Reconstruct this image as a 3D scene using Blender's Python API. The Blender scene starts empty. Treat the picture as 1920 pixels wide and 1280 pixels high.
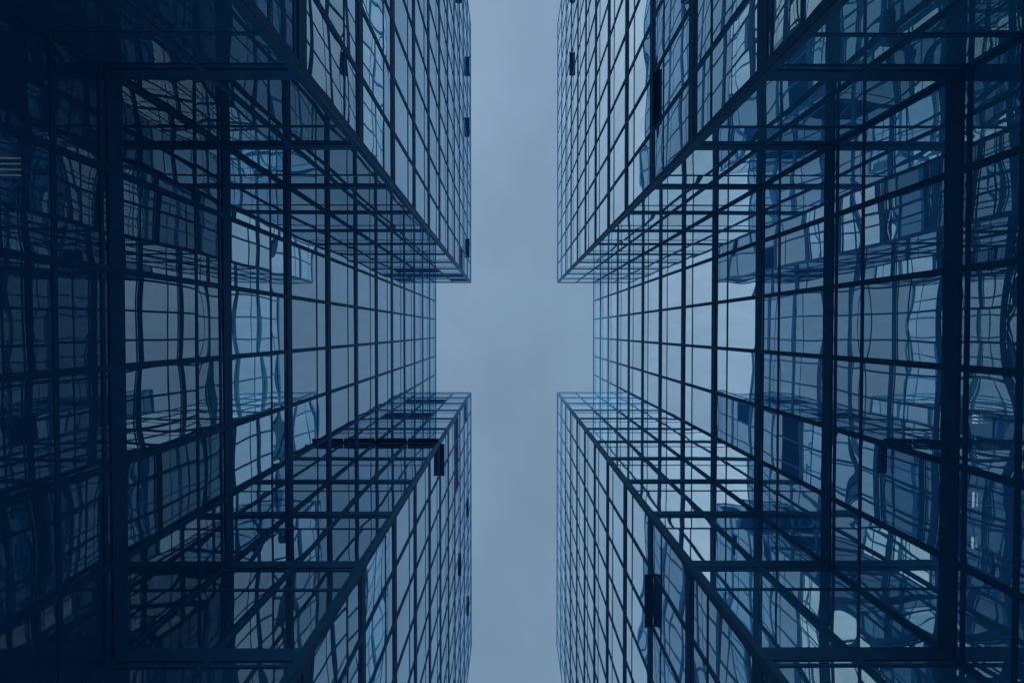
import bpy, bmesh, math, random
from mathutils import Vector, Matrix
random.seed(7)
R = math.radians
S = bpy.context.scene
COL = S.collection

# ------------------------------------------------------------------ camera
# plan units: one "unit" is one photo pixel at roof height, 0.0458 m; the zenith is the origin
K = 0.0458
F = 1067.0
EYE = 1.6
HGT = K * F                      # roof height above the eye
NF = 13.57                       # storeys between eye and roof
ST = HGT / NF                    # storey height
ROOF = EYE + HGT

cam = bpy.data.cameras.new('camera')
cam.lens = 36.0 * F / 1920.0
cam.sensor_width = 36.0
cam.clip_start = 0.05
cam.clip_end = 3000
co = bpy.data.objects.new('camera', cam)
COL.objects.link(co)
fwd = Vector((4.0, 20.0, F)).normalized()
right = Vector((1, 0, 0)); right = (right - fwd * right.dot(fwd)).normalized()
down = fwd.cross(right)
m = Matrix((right, -down, -fwd)).transposed().to_4x4()
m.translation = (0, 0, EYE)
co.matrix_world = m
S.camera = co

# ------------------------------------------------------------------ sky
SUN_EL, SUN_AZ = R(36), R(230)
w = bpy.data.worlds.new('World'); S.world = w
w.use_nodes = True
nt = w.node_tree; N = nt.nodes; L = nt.links
N.clear()
def wn(t, **kw):
    n = N.new(t)
    for k, v in kw.items(): setattr(n, k, v)
    return n
out = wn('ShaderNodeOutputWorld'); bg = wn('ShaderNodeBackground')
sky = wn('ShaderNodeTexSky', sky_type='NISHITA')
sky.sun_disc = False
sky.sun_elevation = SUN_EL
sky.sun_rotation = SUN_AZ
sky.air_density = 1.2; sky.dust_density = 1.8; sky.ozone_density = 1.5
tc = wn('ShaderNodeTexCoord')
mp = wn('ShaderNodeMapping'); mp.inputs['Scale'].default_value = (2.2, 1.5, 1.0)
no = wn('ShaderNodeTexNoise'); no.inputs['Scale'].default_value = 2.4
no.inputs['Detail'].default_value = 5; no.inputs['Roughness'].default_value = 0.5
cr = wn('ShaderNodeMapRange'); cr.inputs['From Min'].default_value = 0.3; cr.inputs['From Max'].default_value = 0.7
cr.inputs['To Min'].default_value = 0.86; cr.inputs['To Max'].default_value = 1.14
cl = wn('ShaderNodeMix', data_type='RGBA', blend_type='MULTIPLY'); cl.inputs[0].default_value = 1.0
CLOUD = (2.2, 3.35, 4.45, 1)
cl.inputs[6].default_value = CLOUD
mx = wn('ShaderNodeMix', data_type='RGBA'); mx.inputs[0].default_value = 0.5
L.new(tc.outputs['Generated'], mp.inputs['Vector']); L.new(mp.outputs[0], no.inputs['Vector'])
L.new(no.outputs['Fac'], cr.inputs['Value'])
L.new(cr.outputs[0], cl.inputs[7])
hz = wn('ShaderNodeMix', data_type='RGBA', blend_type='MULTIPLY'); hz.inputs[0].default_value = 1.0
hz.inputs[7].default_value = (0.87, 0.97, 1.0, 1)
L.new(sky.outputs[0], hz.inputs[6]); L.new(hz.outputs[2], mx.inputs[6]); L.new(cl.outputs[2], mx.inputs[7])
L.new(mx.outputs[2], bg.inputs['Color'])
bg.inputs['Strength'].default_value = 0.125
L.new(bg.outputs[0], out.inputs['Surface'])

sl = bpy.data.lights.new('sun', 'SUN'); sl.energy = 0.6; sl.angle = R(12); sl.color = (1, 0.96, 0.9)
so = bpy.data.objects.new('sun', sl); COL.objects.link(so)
sd = Vector((math.sin(SUN_AZ) * math.cos(SUN_EL), math.cos(SUN_AZ) * math.cos(SUN_EL), math.sin(SUN_EL)))
so.rotation_euler = sd.to_track_quat('Z', 'Y').to_euler()
so.location = (0, 0, 120)

S.view_settings.view_transform = 'Standard'
S.view_settings.look = 'None'
S.view_settings.exposure = 0.0
S.view_settings.gamma = 1.0
S.view_settings.use_curve_mapping = False
S.render.engine = 'CYCLES'
c = S.cycles
c.max_bounces = 14; c.glossy_bounces = 12; c.diffuse_bounces = 3; c.transparent_max_bounces = 12
c.caustics_reflective = True
c.sample_clamp_indirect = 4.0

# ------------------------------------------------------------------ materials
def new_mat(name):
    mt = bpy.data.materials.new(name); mt.use_nodes = True
    mt.node_tree.nodes.clear()
    return mt, mt.node_tree.nodes, mt.node_tree.links

def frame_mat(name, base, rough, spec=0.5):
    mt, n, l = new_mat(name)
    o = n.new('ShaderNodeOutputMaterial'); p = n.new('ShaderNodeBsdfPrincipled')
    g = n.new('ShaderNodeNewGeometry'); t = n.new('ShaderNodeTexNoise')
    t.inputs['Scale'].default_value = 3.0; t.inputs['Detail'].default_value = 6
    l.new(g.outputs['Position'], t.inputs['Vector'])
    r = n.new('ShaderNodeMapRange'); r.inputs['To Min'].default_value = 0.75; r.inputs['To Max'].default_value = 1.25
    l.new(t.outputs['Fac'], r.inputs['Value'])
    mxx = n.new('ShaderNodeMix'); mxx.data_type = 'RGBA'; mxx.blend_type = 'MULTIPLY'; mxx.inputs[0].default_value = 1
    mxx.inputs[6].default_value = (*base, 1); l.new(r.outputs[0], mxx.inputs[7])
    l.new(mxx.outputs[2], p.inputs['Base Color'])
    p.inputs['Roughness'].default_value = rough
    p.inputs['Specular IOR Level'].default_value = spec
    l.new(p.outputs[0], o.inputs['Surface'])
    return mt

def glass_mat(name, tint, f0, body, clear=0.0):
    mt, n, l = new_mat(name)
    def nn(t, **kw):
        x = n.new(t)
        for k, v in kw.items(): setattr(x, k, v)
        return x
    def math_(op, a, b=None):
        x = nn('ShaderNodeMath', operation=op)
        for i, v in enumerate((a, b)):
            if v is None: continue
            if isinstance(v, (int, float)): x.inputs[i].default_value = v
            else: l.new(v, x.inputs[i])
        return x.outputs[0]
    o = nn('ShaderNodeOutputMaterial')
    geo = nn('ShaderNodeNewGeometry'); oi = nn('ShaderNodeObjectInfo')
    rnd = math_('FRACT', math_('ADD', oi.outputs['Random'], geo.outputs['Random Per Island']))
    rnd2 = math_('FRACT', math_('MULTIPLY', rnd, 37.13))
    # pillow of each pane
    uv = nn('ShaderNodeUVMap'); sp = nn('ShaderNodeSeparateXYZ'); l.new(uv.outputs[0], sp.inputs[0])
    def par(x):
        y = math_('SUBTRACT', math_('MULTIPLY', x, 2.0), 1.0)
        return math_('SUBTRACT', 1.0, math_('MULTIPLY', y, y))
    pil = math_('MULTIPLY', par(sp.outputs[0]), par(sp.outputs[1]))
    amp = math_('MULTIPLY', math_('SUBTRACT', rnd, 0.5), 0.0068)
    pil = math_('MULTIPLY', pil, amp)
    # roller waves and heat-strengthening bow, different in each pane
    off = nn('ShaderNodeCombineXYZ')
    l.new(math_('MULTIPLY', rnd, 91.0), off.inputs[0]); l.new(math_('MULTIPLY', rnd2, 57.0), off.inputs[1]); l.new(math_('MULTIPLY', rnd, 23.0), off.inputs[2])
    va = nn('ShaderNodeVectorMath', operation='ADD'); l.new(geo.outputs['Position'], va.inputs[0]); l.new(off.outputs[0], va.inputs[1])
    n1 = nn('ShaderNodeTexNoise'); n1.inputs['Scale'].default_value = 0.65; n1.inputs['Detail'].default_value = 0.3
    l.new(va.outputs[0], n1.inputs['Vector'])
    wav = math_('MULTIPLY', math_('SUBTRACT', n1.outputs['Fac'], 0.5), 0.0046)
    hgt = math_('ADD', pil, wav)
    bp = nn('ShaderNodeBump'); bp.inputs['Strength'].default_value = 1.0; bp.inputs['Distance'].default_value = 1.0
    l.new(hgt, bp.inputs['Height'])
    # coated glass: reflectance rises towards grazing
    lw = nn('ShaderNodeLayerWeight'); lw.inputs['Blend'].default_value = 0.5
    f5 = math_('POWER', lw.outputs['Facing'], 5.0)
    fr = math_('ADD', math_('MULTIPLY', f5, 1 - f0), f0)
    fr = math_('MULTIPLY', fr, math_('ADD', 0.91, math_('MULTIPLY', rnd2, 0.13)))
    # thin film of dust and rain streaks
    n2 = nn('ShaderNodeTexNoise'); n2.inputs['Scale'].default_value = 1.2; n2.inputs['Detail'].default_value = 5
    mp2 = nn('ShaderNodeMapping'); mp2.inputs['Scale'].default_value = (2.5, 2.5, 0.5)
    l.new(va.outputs[0], mp2.inputs[0]); l.new(mp2.outputs[0], n2.inputs['Vector'])
    fr = math_('MULTIPLY', fr, math_('ADD', 0.87, math_('MULTIPLY', n2.outputs['Fac'], 0.26)))
    tm = nn('ShaderNodeMix', data_type='RGBA', blend_type='MULTIPLY'); tm.inputs[0].default_value = 1
    tm.inputs[6].default_value = (*tint, 1); l.new(fr, tm.inputs[7])
    gl = nn('ShaderNodeBsdfGlossy'); gl.inputs['Roughness'].default_value = 0.0
    l.new(tm.outputs[2], gl.inputs['Color']); l.new(bp.outputs[0], gl.inputs['Normal'])
    ad = nn('ShaderNodeAddShader'); l.new(gl.outputs[0], ad.inputs[0])
    if clear:
        tr = nn('ShaderNodeBsdfTransparent'); tr.inputs['Color'].default_value = (clear, clear, clear, 1)
        ad2 = nn('ShaderNodeAddShader'); df = nn('ShaderNodeBsdfDiffuse'); df.inputs['Color'].default_value = (*body, 1)
        l.new(tr.outputs[0], ad2.inputs[0]); l.new(df.outputs[0], ad2.inputs[1]); l.new(ad2.outputs[0], ad.inputs[1])
    else:
        df = nn('ShaderNodeBsdfDiffuse'); df.inputs['Color'].default_value = (*body, 1)
        l.new(df.outputs[0], ad.inputs[1])
    l.new(ad.outputs[0], o.inputs['Surface'])
    return mt

M_FRAME = {-1: frame_mat('navy_painted_aluminium', (0.07, 0.30, 0.53), 0.6, 0.06),
           1: frame_mat('blue_painted_aluminium', (0.085, 0.32, 0.52), 0.65, 0.05)}
M_TRIM = frame_mat('brushed_corner_trim', (0.04, 0.13, 0.26), 0.4, 0.3)
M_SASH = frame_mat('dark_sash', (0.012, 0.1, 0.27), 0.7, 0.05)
M_CORE = frame_mat('dark_interior', (0.02, 0.05, 0.09), 0.8, 0.2)
M_PAVE = frame_mat('pale_paving', (0.5, 0.53, 0.57), 0.8, 0.2)
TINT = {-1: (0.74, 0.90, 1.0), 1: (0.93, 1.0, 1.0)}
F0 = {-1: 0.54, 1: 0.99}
F0_LOW = {-1: 0.27, 1: 0.90}       # lower storeys reflect less: darkening towards the view's sides put into the glass
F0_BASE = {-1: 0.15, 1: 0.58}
BODY_LOW = {-1: (0.035, 0.14, 0.25), 1: (0.04, 0.17, 0.28)}      # flat navy tone of the view's dark corners painted into the glass body
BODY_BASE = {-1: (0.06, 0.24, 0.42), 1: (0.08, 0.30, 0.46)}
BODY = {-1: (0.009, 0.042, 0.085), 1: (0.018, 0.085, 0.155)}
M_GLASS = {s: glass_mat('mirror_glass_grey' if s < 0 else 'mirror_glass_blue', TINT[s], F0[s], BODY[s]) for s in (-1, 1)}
M_LOW = {s: glass_mat('lower_storey_edge_fade_glass', TINT[s], F0_LOW[s], BODY_LOW[s]) for s in (-1, 1)}
M_BASE = {s: glass_mat('base_storey_edge_fade_glass', TINT[s], F0_BASE[s], BODY_BASE[s]) for s in (-1, 1)}
M_CLEAR = {s: glass_mat('see_through_glass', TINT[s], F0_BASE[s], BODY_BASE[s], 0.3) for s in (-1, 1)}
def lamp_mat(name, strength):
    mt, n, l = new_mat(name)
    o_ = n.new('ShaderNodeOutputMaterial'); e_ = n.new('ShaderNodeEmission')
    e_.inputs['Color'].default_value = (0.6, 0.82, 1, 1); e_.inputs['Strength'].default_value = strength
    l.new(e_.outputs[0], o_.inputs['Surface'])
    return mt
M_LAMP = {-1: lamp_mat('dim_lit_tube', 0.6), 1: lamp_mat('bright_lit_tube', 3.2)}

# ------------------------------------------------------------------ mesh helpers
def link(name, me, parent=None, loc=(0, 0, 0), rot=None):
    o = bpy.data.objects.new(name, me)
    COL.objects.link(o)
    o.location = loc
    if rot: o.rotation_euler = rot
    if parent is not None: o.parent = parent
    return o

BOX_F = [(0, 3, 2, 1), (4, 5, 6, 7), (0, 1, 5, 4), (1, 2, 6, 5), (2, 3, 7, 6), (3, 0, 4, 7)]
def box_vf(x0, x1, y0, y1, z0, z1):
    v = [(x0, y0, z0), (x1, y0, z0), (x1, y1, z0), (x0, y1, z0), (x0, y0, z1), (x1, y0, z1), (x1, y1, z1), (x0, y1, z1)]
    return v, BOX_F
_cache = {}
def box_mesh(key, dims, mat, uv=False):
    k = (key, tuple(round(d, 4) for d in dims), mat.name)
    if k in _cache: return _cache[k]
    v, f = box_vf(*dims)
    me = bpy.data.meshes.new(key); me.from_pydata(v, [], f)
    if uv: set_uv(me, [dims])
    me.materials.append(mat); me.update()
    _cache[k] = me
    return me
def set_uv(me, dims_list):
    # every 8 vertices are one pane; u along the local x, v along z
    ul = me.uv_layers.new(name='UVMap')
    for p in me.polygons:
        for li in p.loop_indices:
            k = me.loops[li].vertex_index % 8
            ul.data[li].uv = (1.0 if k in (1, 2, 5, 6) else 0.0, 1.0 if k >= 4 else 0.0)
def prism(name, pts, z0, z1, mat):
    n_ = len(pts)
    a = sum(pts[i][0] * pts[(i + 1) % n_][1] - pts[(i + 1) % n_][0] * pts[i][1] for i in range(n_))
    if a < 0: pts = pts[::-1]
    v = [(x, y, z0) for x, y in pts] + [(x, y, z1) for x, y in pts]
    f = [tuple(range(n_))[::-1], tuple(range(n_, 2 * n_))] + [(i, (i + 1) % n_, n_ + (i + 1) % n_, n_ + i) for i in range(n_)]
    me = bpy.data.meshes.new(name); me.from_pydata(v, [], f); me.materials.append(mat); me.update()
    return me

def lev(n_): return ROOF - n_ * ST

# ------------------------------------------------------------------ facade dimensions (fractions of a storey)
BAND_LO, BAND_HI, BAND_P = -0.055, 0.045, 0.022
TRIM_LO, TRIM_HI, TRIM_P = -0.102, -0.080, 0.016
TRANS_C, TRANS_H, TRANS_P = 0.65, 0.013, 0.010
MULL_W, MULL_P = 0.115, 0.025
GL_T = 0.03
NLEV = 13

# plan
YU, YL = -90.0, 116.0
XF = {-1: 73.0, 1: 89.0}
XR = {-1: 139.0, 1: 157.0}
NB = 14; BAY = 34.25
CH = 0.15; CHN = 6

class Face:
    def __init__(s, kind, C, v, nrm, nb, bay, part):
        s.kind = kind; s.C = Vector(C) * K; s.v = Vector(v).normalized(); s.n = Vector(nrm).normalized()
        s.nb = nb; s.bay = bay * K; s.part = part
        s.u = Vector((s.n.y, -s.n.x)); s.sgn = 1 if s.u.dot(s.v) > 0 else -1
        s.rot = math.atan2(s.u.y, s.u.x)
    def pt(s, along, outw=0.0):
        p = s.C + s.v * along + s.n * outw
        return p

def proj(p):     # to photo pixels
    r = Vector(p) - Vector((0, 0, EYE))
    z = r.dot(fwd)
    if z < 0.05: return None
    return (960 + F * r.dot(right) / z, 640 + F * r.dot(down) / z)

def clip_area(q):
    # polygon area inside the frame
    def clip(poly, inside, cut):
        o = []
        for i in range(len(poly)):
            a, b = poly[i], poly[(i + 1) % len(poly)]
            ia, ib = inside(a), inside(b)
            if ia: o.append(a)
            if ia != ib: o.append(cut(a, b))
        return o
    for ax, lim, sg in ((0, 0, 1), (0, 1920, -1), (1, 0, 1), (1, 1280, -1)):
        q = clip(q, lambda p: (p[ax] - lim) * sg >= 0,
                 lambda a, b: tuple(a[k] + (b[k] - a[k]) * (lim - a[ax]) / ((b[ax] - a[ax]) or 1e-9) for k in (0, 1)))
        if len(q) < 3: return 0.0
    return abs(sum(q[i][0] * q[(i + 1) % len(q)][1] - q[(i + 1) % len(q)][0] * q[i][1] for i in range(len(q)))) / 2

# small vents swung open under a floor band: (facade, storey, bay) -> opening angle
VENT = {-1: {('uf', 1, 10): 40, ('uf', 1, 7): 40, ('uf', 1, 1): 35, ('uf', 3, 11): 65, ('ls', 6, 0): 62, ('ls', 6, 1): 66,
             ('lf', 6, 0): 65, ('lf', 1, 5): 14, ('lf', 3, 6): 18, ('lf', 1, 10): 18},
        1: {('uf', 3, 8): 40, ('uf', 9, 1): 24, ('uf', 3, 11): 40, ('lf', 9, 1): 66}}
# tall panes taken out, only the dark opening shows: (facade, storey above, bay)
DARK = {-1: {('uf', 2, 0), ('us', 0, 0), ('us', 1, 0), ('us', 1, 1), ('us', 2, 1), ('ls', 1, 1), ('ls', 3, 1),
             ('lf', 3, 0), ('lf', 3, 1), ('lf', 3, 2), ('lf', 1, 0)}, 1: set()}
CLEAR = {-1: {('r', 11, 1, 'tall')}, 1: {('r', 11, 3, 'short'), ('r', 11, 4, 'short')}}

def build_tower(sx, label):
    fm, gm = M_FRAME[sx], M_GLASS[sx]
    xf, xr = XF[sx], XR[sx]
    root = bpy.data.objects.new('glass_tower', None); COL.objects.link(root)
    root.location = (sx * (xr + 150) * K, 0, 0)
    root['label'] = label; root['category'] = 'tower'; root['group'] = 'mirror glass towers facing across the gap'
    off = root.location.copy()
    def world(p): return Vector(p) - off
    c_, s_ = 1 / math.hypot(1, CH), CH / math.hypot(1, CH)
    depth = 420.0
    # ---- parts: the two wings and the recessed link, each a dark shell behind its glass
    ins = 0.25 / K
    def shell(name, pts, z1):
        me = prism(name, [(x * K - off.x, y * K) for x, y in pts], 0.0, z1, M_CORE)
        return link(name, me, root)
    eu = NB * BAY; ec = CHN * BAY
    parts = {}
    for key, y0, dy in (('u', YU, -1), ('l', YL, 1)):
        pts = [(sx * (xf + ins), y0 + dy * ins), (sx * (xf + ins), y0 + dy * eu),
               (sx * (xf + ins + ec * s_), y0 + dy * (eu + ec * c_)), (sx * depth, y0 + dy * (eu + ec * c_)), (sx * depth, y0 + dy * ins)]
        parts[key] = shell('wing', pts, ROOF - 0.1)
    rin = 2.4 / K
    parts['r'] = shell('recessed_link', [(sx * (xr + rin), YU - ins + 0.2), (sx * (xr + rin), YL + ins - 0.2), (sx * (depth - 2), YL + ins - 0.2), (sx * (depth - 2), YU - ins + 0.2)], ROOF - 0.15)
    # ---- facades
    faces = [
        Face('r', (sx * xr, YU), (0, 1), (-sx, 0), 6, (YL - YU) / 6, parts['r']),
        Face('us', (sx * xf, YU), (sx, 0), (0, 1), 2, (xr - xf) / 2, parts['u']),
        Face('uf', (sx * xf, YU), (0, -1), (-sx, 0), NB, BAY, parts['u']),
        Face('uc', (sx * xf, YU - eu), (sx * s_, -c_), (-sx * c_, -s_), CHN, BAY, parts['u']),
        Face('ls', (sx * xf, YL), (sx, 0), (0, -1), 2, (xr - xf) / 2, parts['l']),
        Face('lf', (sx * xf, YL), (0, 1), (-sx, 0), NB, BAY, parts['l']),
        Face('lc', (sx * xf, YL + eu), (sx * s_, c_), (-sx * c_, s_), CHN, BAY, parts['l']),
    ]
    panes = []
    for f in faces:
        Lf = f.nb * f.bay
        # horizontal members, one object for each storey of each facade
        def bar(name, along0, along1, zc, z0, z1, p, mat, back=0.04):
            mid = (along0 + along1) / 2; hl = (along1 - along0) / 2
            me = box_mesh(name, (-hl, hl, -back, p, z0, z1), mat)
            q = world((*f.pt(mid), zc))
            return link(name, me, f.part, q, (0, 0, f.rot))
        for k in range(0, NLEV + 1):
            z = lev(k)
            if k == 0:
                bar('roof_coping', 0.003, Lf - 0.003, z, -0.16, 0.05, BAND_P + 0.012, fm)
                bar('band_trim', 0.006, Lf - 0.006, z, -0.085 * ST, -0.068 * ST, TRIM_P, fm)
            else:
                bar('floor_band', 0.003, Lf - 0.003, z, BAND_LO * ST, BAND_HI * ST, BAND_P, fm)
                bar('band_trim', 0.006, Lf - 0.006, z, TRIM_LO * ST, TRIM_HI * ST, TRIM_P, fm)
                zt = z + TRANS_C * ST
                bar('transom', 0.009, Lf - 0.009, zt, -TRANS_H * ST, TRANS_H * ST, TRANS_P, fm)
        # ground storey wall
        bar('plinth_wall', 0.002, Lf - 0.002, 0.0, 0.0, lev(NLEV) + BAND_LO * ST - 0.003, 0.0, fm, 0.2)
        # vertical members
        zt0, zt1 = lev(NLEV) + 0.01, ROOF - 0.17
        for j in range(f.nb + 1):
            end = j in (0, f.nb)
            if end: continue
            me = box_mesh('mullion', (-MULL_W / 2, MULL_W / 2, -0.05, MULL_P, zt0, zt1), fm)
            link('mullion', me, f.part, world((*f.pt(j * f.bay), 0)), (0, 0, f.rot))
        # panes
        for k in range(0, NLEV):
            z1 = lev(k); z0 = lev(k + 1)
            tz = z0 + TRANS_C * ST
            for kind, a, b in (('tall', z0 + BAND_HI * ST, tz - TRANS_H * ST), ('short', tz + TRANS_H * ST, z1 + BAND_LO * ST - (0.115 if k == 0 else 0) )):
                a -= 0.01; b += 0.01
                for j in range(f.nb):
                    if kind == 'short' and (f.kind, k, j) in VENT[sx]:
                        vent(f, j, VENT[sx][(f.kind, k, j)], lev(k) + TRIM_LO * ST, world, sx)
                    m0 = (j + .5) * f.bay
                    hw = f.bay / 2 - 0.012
                    q = [proj((*f.pt(m0 + s1 * hw), zz)) for s1, zz in ((-1, a), (1, a), (1, b), (-1, b))]
                    ar = 0.0 if None in q else clip_area(q)
                    # thin slivers do not count as separable
                    panes.append((ar, f, j, k, kind, m0, hw, a, b))
    rr = random.Random(11 + sx)
    vf_v, vf_f = [], []
    for kind, nm in (('tall', 'window_pane'), ('short', 'spandrel_pane')):
        lst = sorted([p for p in panes if p[4] == kind], key=lambda p: -p[0])
        single = [p for p in lst[:300] if p[0] > 45 or (kind == 'tall' and (p[1].kind, p[3], p[2]) in DARK[sx])]
        single += [p for p in lst[300:] if kind == 'tall' and (p[1].kind, p[3], p[2]) in DARK[sx]]
        ids = set(id(p) for p in single)
        for p in lst:
            ar, f, j, k, kd, m0, hw, a, b = p
            tx, tz_ = rr.gauss(0, 0.0016), rr.gauss(0, 0.0016)
            if f.kind == 'r' and (f.kind, k, j, kd) in CLEAR[sx]: mat = M_CLEAR[sx]
            elif kd == 'tall' and (f.kind, k, j) in DARK[sx]: mat = M_SASH
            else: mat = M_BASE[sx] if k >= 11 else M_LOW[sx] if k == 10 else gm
            hh = (b - a) / 2
            if id(p) in ids:
                me = box_mesh(nm, (-hw, hw, -GL_T, 0.0, -hh, hh), mat, True)
                po = link(nm, me, f.part, world((*f.pt(m0), (a + b) / 2)), (tx, 0, f.rot + tz_))
                if mat is M_SASH: po['label'] = 'dark blanked window pane'
            else:
                v, ff = box_vf(-hw, hw, -GL_T, 0.0, -hh, hh)
                mtx = Matrix.Translation(world((*f.pt(m0), (a + b) / 2))) @ Matrix.Rotation(f.rot + tz_, 4, 'Z') @ Matrix.Rotation(tx, 4, 'X')
                b0 = len(vf_v)
                vf_v += [tuple(mtx @ Vector(x)) for x in v]
                vf_f += [tuple(i + b0 for i in x) for x in ff]
    me = bpy.data.meshes.new('distant_glazing'); me.from_pydata(vf_v, [], vf_f); set_uv(me, None); me.materials.append(gm); me.update()
    g = link('distant_glazing', me, root); g['kind'] = 'stuff'
    # ---- corner posts
    def post(part, x, y, ax, ay, wd, z1=ROOF + 0.02):
        # (ax, ay): signs of the two outward directions; two cover plates with a bright chamfer between
        p = 0.036; ch = 0.05
        pts = [(ax * p, ay * p - ay * ch), (ax * p, -ay * wd), (-ax * 0.06, -ay * wd), (-ax * wd, -ay * 0.06), (-ax * wd, ay * p), (ax * p - ax * ch, ay * p)]
        pts = [(a_ + x * K - off.x, b_ + y * K) for a_, b_ in pts]
        me_ = prism('corner_post', pts, 0.0, z1, fm)
        link('corner_post', me_, part)
        # polished strip on the chamfer
        d = Vector((ax, ay)).normalized(); t = Vector((-d.y, d.x))
        cpt = Vector(((ax * p + ax * (p - ch)) / 2, (ay * p + ay * (p - ch)) / 2)) + Vector((x * K - off.x, y * K))
        q = [cpt + t * 0.014 + d * 0.004, cpt - t * 0.014 + d * 0.004, cpt - t * 0.014 - d * 0.02, cpt + t * 0.014 - d * 0.02]
        me_ = prism('corner_strip', [tuple(x_) for x_ in q], 0.02, z1 - 0.01, M_TRIM)
        link('corner_strip', me_, part)
    post(parts['u'], sx * xf, YU, -sx, 1, 0.13)
    post(parts['l'], sx * xf, YL, -sx, -1, 0.13)
    for key, y0, dy in (('u', YU, 1), ('l', YL, -1)):
        # inner corner where the wing meets the link
        cx, cy = sx * xr * K - off.x, y0 * K
        e = 0.055
        pts = [(cx + sx * 0.05, cy - dy * 0.05), (cx - sx * e, cy - dy * 0.05), (cx - sx * e, cy + dy * e), (cx + sx * 0.05, cy + dy * e)]
        link('corner_post', prism('corner_post', pts, 0.0, ROOF - 0.02, fm), parts['r'])
        # bend of the front facade
        bx, by = sx * xf * K - off.x, (y0 - dy * eu) * K
        pts = [(bx - sx * 0.03, by + dy * 0.07), (bx - sx * 0.03, by - dy * 0.06), (bx + sx * 0.06, by - dy * 0.06), (bx + sx * 0.06, by + dy * 0.07)]
        link('corner_post', prism('corner_post', pts, 0.0, ROOF - 0.02, fm), parts[key])
        # far end of the bent facade
        ex, ey = bx + sx * ec * s_ * K, by - dy * ec * c_ * K
        pts = [(ex - sx * 0.03, ey + dy * 0.06), (ex - sx * 0.03, ey - dy * 0.06), (ex + sx * 0.3, ey - dy * 0.06), (ex + sx * 0.3, ey + dy * 0.06)]
        link('corner_post', prism('corner_post', pts, 0.0, ROOF - 0.02, fm), parts[key])
    # ---- floor slabs of the link (rooms behind its glass)
    for k in range(1, NLEV + 1):
        pts = [(sx * (xr + 0.06 / K), YU), (sx * (xr + 0.06 / K), YL), (sx * (xr + rin - 0.1), YL), (sx * (xr + rin - 0.1), YU)]
        link('floor_slab', prism('floor_slab', [(x * K - off.x, y * K) for x, y in pts], lev(k) - 0.1, lev(k) + 0.1, M_CORE), parts['r'])
    return root

def vent(f, j, deg, z, world, sx):
    # a vent flap hinged under the floor band and swung outwards
    hw = f.bay / 2 - MULL_W / 2 + 0.03
    ln, t, fw = 0.24, 0.02, 0.035
    key = ('vent', sx, round(hw, 4))
    me = _cache.get(key)
    if me is None:
        vs, fs = [], []
        for d in ((-hw, -hw + fw, -t, t, -ln, 0), (hw - fw, hw, -t, t, -ln, 0), (-hw + fw, hw - fw, -t, t, -fw, 0),
                  (-hw + fw, hw - fw, -t, t, -ln, -ln + fw), (-hw + fw, hw - fw, -0.012, 0.012, -ln + fw, -fw)):
            v, ff = box_vf(*d); b0 = len(vs)
            vs.extend(v); fs.extend(tuple(i + b0 for i in x) for x in ff)
        me = bpy.data.meshes.new('open_vent'); me.from_pydata(vs, [], fs); me.materials.append(M_FRAME[sx]); me.update()
        _cache[key] = me
    o = link('open_vent', me, f.part, world((*f.pt((j + .5) * f.bay, 0.026), z - 0.004)), (R(deg), 0, f.rot))
    o['label'] = 'dark vent flap swung open'

# ------------------------------------------------------------------ ground
me = bpy.data.meshes.new('ground')
me.from_pydata([(-900, -900, 0), (900, -900, 0), (900, 900, 0), (-900, 900, 0)], [], [(0, 1, 2, 3)])
me.materials.append(M_PAVE)
g = link('ground', me); g['kind'] = 'structure'

# ------------------------------------------------------------------ towers
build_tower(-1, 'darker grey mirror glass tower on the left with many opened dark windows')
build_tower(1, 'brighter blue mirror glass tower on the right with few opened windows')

# ------------------------------------------------------------------ lamps in the rooms of the links
def lamp(x, y, along_x, n_, gap, ln, label):
    z = lev(11) - 0.103
    r = bpy.data.objects.new('ceiling_light', None); COL.objects.link(r)
    r.location = (x, y, z)
    r['label'] = label; r['category'] = 'ceiling light'; r['group'] = 'lit ceiling lights behind the glass'
    wd = (n_ - 1) * gap + 0.06
    d = (-ln / 2 - .02, ln / 2 + .02, -wd / 2, wd / 2, -0.03, 0) if along_x else (-wd / 2, wd / 2, -ln / 2 - .02, ln / 2 + .02, -0.03, 0)
    link('housing', box_mesh('housing', d, M_CORE), r)
    for i in range(n_):
        o = (i - (n_ - 1) / 2) * gap
        d = (-ln / 2, ln / 2, o - .009, o + .009, -0.055, -0.031) if along_x else (o - .009, o + .009, -ln / 2, ln / 2, -0.055, -0.031)
        link('tube', box_mesh('tube', d, M_LAMP[1 if x > 0 else -1]), r)
XLm, XRm = XR[-1] * K, XR[1] * K
lamp(-(XLm + 1.65), -2.60, True, 4, 0.09, 0.5, 'lit ceiling light of four tubes behind the left tower glass near the picture edge')
lamp(XRm + 0.30, 1.42, True, 3, 0.06, 0.08, 'small lit ceiling light of three short tubes behind right tower glass')
lamp(XRm + 0.29, 2.72, False, 1, 0.06, 0.24, 'lit ceiling tube behind right tower glass, upper of two in line')
lamp(XRm + 0.29, 3.42, False, 1, 0.06, 0.18, 'lit ceiling tube behind right tower glass, lower of two in line')
